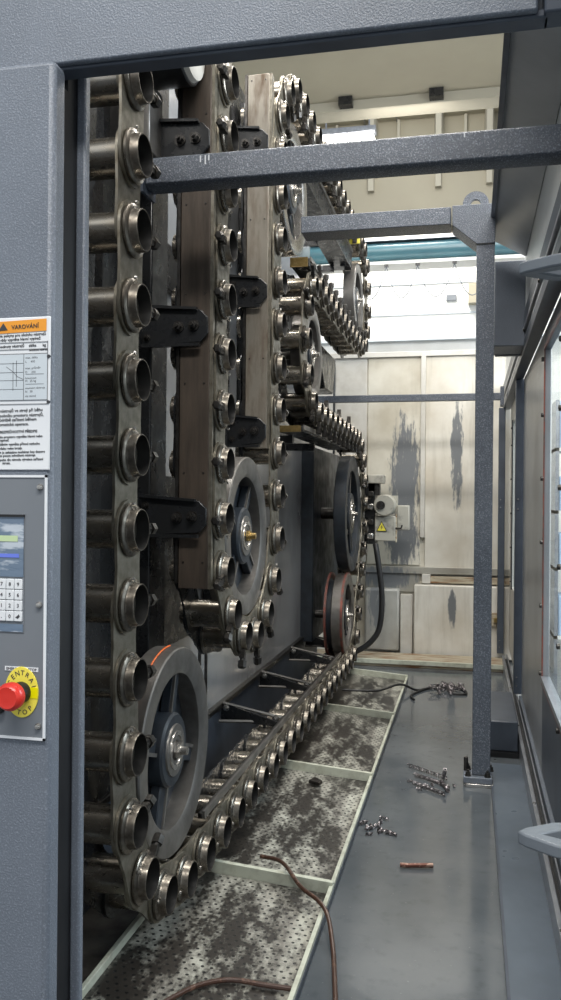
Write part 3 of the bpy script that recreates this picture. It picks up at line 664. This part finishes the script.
def loop(z, y, x0=.066):
    out_ = [(x0, y), (x0+.012, y+.016), (x0+.05, y+.045), (x0+.12, y+.06), (x0+.26, y+.06), (x0+.26, y-.085), (x0+.12, y-.07), (x0+.045, y-.038), (x0+.010, y-.012)]
    inn = [(x0+.030, y-.002), (x0+.06, y+.020), (x0+.12, y+.032), (x0+.24, y+.032), (x0+.24, y-.052), (x0+.12, y-.042)]
    bm_ = bmesh.new()
    o_v = [bm_.verts.new((p[0], p[1], z)) for p in out_]; i_v = [bm_.verts.new((p[0], p[1], z)) for p in inn]
    es_ = [bm_.edges.new((o_v[k], o_v[(k+1) % len(o_v)])) for k in range(len(o_v))]+[bm_.edges.new((i_v[k], i_v[(k+1) % len(i_v)])) for k in range(len(i_v))]
    bmesh.ops.triangle_fill(bm_, edges=es_, use_beauty=True)
    bm_.verts.index_update()
    mb = MB(); vs = [tuple(v_.co) for v_ in bm_.verts]; fs = [tuple(v_.index for v_ in f.verts) for f in bm_.faces]; bm_.free()
    n_ = len(vs); mb.add(vs+[(a, b1, c1+.018) for a, b1, c1 in vs], fs+[tuple(i+n_ for i in reversed(f)) for f in fs])
    no, ni = len(out_), len(inn)
    mb.add([], [])
    mb.f += [(k, (k+1) % no, (k+1) % no+n_, k+n_) for k in range(no)]+[(no+k, no+(k+1) % ni, no+(k+1) % ni+n_, no+k+n_) for k in range(ni)]
    return mb
loop(1.035, 1.20).build('bracket_loop', 'handle', hd, .003); loop(1.835, 1.30).build('bracket_loop', 'handle', hd, .003)
MB().tube([(.285, 1.22, .9), (.285, 1.24, 1.9)], .02, 12).build('grip_bar', 'rubber', hd)
box(.28, XD, 1.16, 1.26, 1.0, 1.06).build('mount_block', 'handle', hd)
# posts and the far fixed panel
def door_post(y0, y1, x0, z0, z1, label):
    r = thing('door_post', (x0+.02, y0, z0), label, 'post', 'upright door posts')
    box(x0, x0+.06, y0, y1, z0, z1).build('post', 'smooth', r, .004)
    for z in (z0+.06, z0+.12, 1.45, 1.52): MB().lathe([(0, .006), (-.006, .005)], (x0+.02, y0, z), 'Y', 8).build('screw', 'bright', r)
door_post(6.24, 6.32, .308, .14, 2.37, 'nearer dark slate upright beside the grey sliding door')
door_post(8.10, 8.17, .250, .10, 2.37, 'farther dark slate upright near the rear wall corner')
fd = thing('side_panel', (.37, 7.3, .12), 'narrow off-white side panel with a slit window between two uprights', 'panel')
for y0, y1, z0, z1 in ((6.33, 6.75, .13, 2.43), (7.75, 8.2, .13, 2.43), (6.75, 7.75, .13, .75), (6.75, 7.75, 2.2, 2.43)): box(.362, .38, y0, y1, z0, z1).build('panel_sheet', 'offwhite', fd)
box(.368, .374, 6.75, 7.75, .75, 2.2).build('slit_pane', 'glass', fd)
for y in (6.75, 7.75): box(.352, .362, y-.02, y+.02, .73, 2.22).build('slit_frame', 'black', fd)
for z in (.8, 1.1, 1.4, 1.7, 2.0, 2.15):
    for y in (6.75, 7.75): MB().lathe([(0, .009), (-.012, .007)], (.354, y, z), 'X', 10).build('frame_bolt', 'bolt', fd)
lt = thing('door_latch', (.27, 7.9, .4), 'small rusty latch low on the wall behind the far upright', 'latch')
box(.19, .25, 8.18, 8.22, .34, .46).build('latch_plate', 'rust', lt); box(.22, .30, 8.14, 8.18, .38, .42).build('latch_bolt', 'brass', lt)
# beyond the glass
col = tag(box(.755, .82, 9.3, 9.45, 0, 4.2).build('white_column', 'white', None, .01, at=(.79, 9.4, 0)), 'white column seen through the right glass pane', 'column')
sh = thing('storage_rack', (1.1, 8.0, 0), 'pale storage rack behind the right glass pane', 'rack')
for x in (.725, 1.5): box(x, x+.03, 7.8, 8.2, 0, 2.4).build('upright', 'alu', sh)
for z in (.3, .9, 1.4, 1.95): box(.725, 1.53, 7.8, 8.2, z, z+.03).build('shelf', 'white', sh)
for k, (z, h_) in enumerate(((.33, .35), (.93, .3), (1.43, .3), (1.98, .42))):
    tag(box(.76, 1.3, 7.82, 8.15, z, z+h_).build('storage_box', 'shelfblue', None, .01, at=(1.0, 8.0, z)), ['pale blue box on the lowest rack shelf behind glass', 'pale blue box on the second rack shelf behind glass', 'pale blue box on the third rack shelf behind glass', 'tall pale blue box on the top rack shelf behind glass'][k], 'box', 'boxes on the rack')

# ------------------------------------------------------------------ actuator by the rear wall and its hose
ac = thing('actuator_unit', (-.78, 7.95, 1.2), 'grubby beige electric actuator with yellow warning triangle on the wall', 'actuator')
box(-.96, -.86, 7.86, 8.1, 1.10, 1.74).build('mount_plate', 'dark', ac, .006)
box(-.94, -.78, 7.80, 8.0, 1.66, 1.74).build('top_cap', 'boxbeige', ac, .008)
box(-.92, -.82, 7.86, 7.96, 1.55, 1.66).build('neck', 'bolt', ac)
box(-.86, -.67, 7.84, 8.06, 1.13, 1.36).build('terminal_box', 'boxbeige', ac, .008)
MB().lathe([(7.78, .09), (7.80, .10), (8.0, .10)], (-.77, 0, 1.46), 'Y', 28).build('motor_drum', 'boxbeige', ac)
MB().lathe([(7.76, .04), (7.78, .04)], (-.80, 0, 1.46), 'Y', 20).build('drum_cap', 'bolt', ac)
box(-.66, -.55, 7.90, 8.02, 1.23, 1.46).build('side_box', 'boxbeige', ac, .01)
box(-.72, -.66, 7.92, 8.0, 1.38, 1.55).build('back_bracket', 'boxbeige', ac)
MB().tube([(-.665, 7.86, 1.12), (-.665, 7.86, 1.38)], .008, 8).build('rust_rod', 'rust', ac); MB().tube([(-.70, 7.85, 1.25), (-.62, 7.85, 1.25), (-.61, 7.85, 1.28)], .008, 8).build('lever', 'bolt', ac)
for k, z in enumerate((1.15, 1.28, 1.42, 1.54)): box(-.93+.01*(k % 2), -.87, 7.80, 7.87, z, z+.05).build('valve_block', 'bolt' if k % 2 else 'bright', ac, .006)
tg = MB().prism([(-.845, 1.22), (-.745, 1.22), (-.795, 1.315)], 'Y', 7.830, 7.838).build('warning_triangle', 'ink', ac)
MB().prism([(-.835, 1.226), (-.755, 1.226), (-.795, 1.302)], 'Y', 7.827, 7.831).build('triangle_face', 'yellow', tg)
MB().prism([(-.788, 1.286), (-.806, 1.256), (-.794, 1.258), (-.801, 1.232), (-.784, 1.264), (-.795, 1.263)], 'Y', 7.825, 7.828).build('lightning_bolt', 'ink', tg)
def spline(pts, k=8):
    P = [Vector(p) for p in pts]; P = [P[0]*2-P[1]]+P+[P[-1]*2-P[-2]]; o = []
    for i in range(1, len(P)-2):
        for j in range(k):
            t_ = j/k; a, b1, c1, d1 = P[i-1:i+3]
            o.append(.5*((2*b1)+(c1-a)*t_+(2*a-5*b1+4*c1-d1)*t_*t_+(3*b1-a-3*c1+d1)*t_**3))
    return o+[P[-2]]
tag(MB().tube(spline([(-.85, 7.83, 1.10), (-.83, 7.80, 1.0), (-.785, 7.8, .65), (-.80, 7.8, .36), (-.87, 7.8, .22), (-1.0, 7.8, .12), (-1.15, 7.8, .10)]), .026, 12).build('black_hose', 'rubber', None, at=(-.85, 7.8, .1)), 'thick black hose drooping from the actuator to the floor', 'hose')
# hoses and debris
def zs_(x): return zt(x)-.02+.012
tag(MB().tube(spline([(-.80, 3.28, .085), (-.70, 3.22, .095), (-.60, 3.08, .075), (-.515, 2.99, .070), (-.47, 2.92, .05), (-.43, 2.78, .012), (-.40, 2.62, .012), (-.375, 2.48, .012), (-.36, 2.36, .012), (-.37, 2.2, .012)]), .0078, 10).build('brown_hose', 'hose', None, at=(-.5, 2.9, .01)), 'thin brown hose crossing the tray edge onto the floor', 'hose')
tag(MB().tube(spline([(-.88, 2.25, zs_(-.88)), (-.83, 2.35, zs_(-.83)), (-.78, 2.43, zs_(-.78)), (-.70, 2.49, zs_(-.70)), (-.60, 2.50, zs_(-.6)), (-.515, 2.51, zs_(-.515))]), .0078, 10).build('brown_hose', 'hose', None, at=(-.7, 2.4, .02)), 'short brown hose lying flat on the nearest tray', 'hose')
tag(MB().tube(spline([(-.93, 6.35, .075), (-.78, 6.38, .07), (-.66, 6.45, .065), (-.55, 6.62, .075), (-.49, 6.7, .06), (-.40, 6.78, .01), (-.30, 6.9, .01), (-.16, 7.0, .01), (-.06, 6.95, .01), (-.02, 6.75, .01), (-.12, 6.72, .01)]), .009, 8).build('dark_cable', 'rubber', None, at=(-.4, 6.8, .01)), 'dark cable trailing over the farthest tray onto the floor', 'cable')
tag(MB().tube(spline([(-.40, 6.45, .01), (-.43, 6.6, .01), (-.33, 6.85, .01), (-.22, 6.92, .01)]), .008, 8).build('dark_cable', 'rubber', None, at=(-.35, 6.6, .01)), 'short dark cable curved on the floor beside the rear swarf', 'cable')
tag(MB().tube([(-.268, 3.50, .013), (-.235, 3.505, .012), (-.20, 3.512, .013), (-.137, 3.53, .012)], .0095, 10).build('rusty_rod', 'rod', None, at=(-.2, 3.51, 0)), 'short rusty rod lying alone on the wet floor', 'rod')
def curl(mb, p, q, r, turns):
    P, Q = Vector(p), Vector(q); d = (Q-P).normalized(); a = d.cross(Vector((0, 0, 1))).normalized(); b1 = a.cross(d); k = int(turns*9)
    mb.tube([P+(Q-P)*i/k+a*(r*cos(i*2*pi/9))+b1*(r*sin(i*2*pi/9))+Vector((0, 0, r+.004)) for i in range(k+1)], .0032, 4)
sw = MB()
for a, b1 in (((-.33, 4.84, 0), (-.11, 4.66, 0)), ((-.285, 4.68, 0), (-.12, 4.55, 0)), ((-.29, 4.55, 0), (-.115, 4.40, 0)), ((-.13, 4.66, 0), (-.118, 4.55, .08)), ((-.14, 4.6, 0), (-.10, 4.46, 0))): curl(sw, a, b1, .008, 16)
for k in range(9):
    x, y = -.2+random.gauss(0, .07), 4.5+random.gauss(0, .08); a = random.random()*6.28
    curl(sw, (x, y, 0), (x+.03*cos(a), y+.03*sin(a), 0), .005, 2)
tag(sw.build('swarf_pile', 'swarf', None, at=(-.2, 4.55, 0)), 'pile of long curled metal swarf beside the post foot', 'swarf', None, 'stuff')
sw = MB()
for k in range(34):
    x, y = -.17+random.gauss(0, .055), 6.93+random.gauss(0, .09); a = random.random()*6.28; l_ = random.uniform(.03, .10)
    curl(sw, (x, y, random.uniform(0, .03)), (x+l_*cos(a), y+l_*sin(a), random.uniform(0, .04)), .008, l_*70)
tag(sw.build('swarf_tangle', 'swarf', None, at=(-.17, 6.9, 0)), 'tangle of bright swarf on the floor near the rear sill', 'swarf', None, 'stuff')
sw = MB()
for k in range(18):
    x, y = -.40+random.gauss(0, .04), 3.9+random.gauss(0, .09); a = random.random()*6.28; l_ = random.uniform(.015, .05)
    curl(sw, (x, y, 0), (x+l_*cos(a), y+l_*sin(a), 0), .005, l_*90)
tag(sw.build('swarf_chips', 'swarf', None, at=(-.4, 3.9, 0)), 'few loose metal chips on the floor beside the tray rim', 'swarf', None, 'stuff')
tag(MB().prism([(-.80, 4.30), (-.74, 4.27), (-.73, 4.31), (-.78, 4.36)], 'Z', .045, .062).build('metal_scrap', 'bolt', None, .002, at=(-.77, 4.3, .045)), 'small dark metal scrap lying on the second tray', 'scrap')
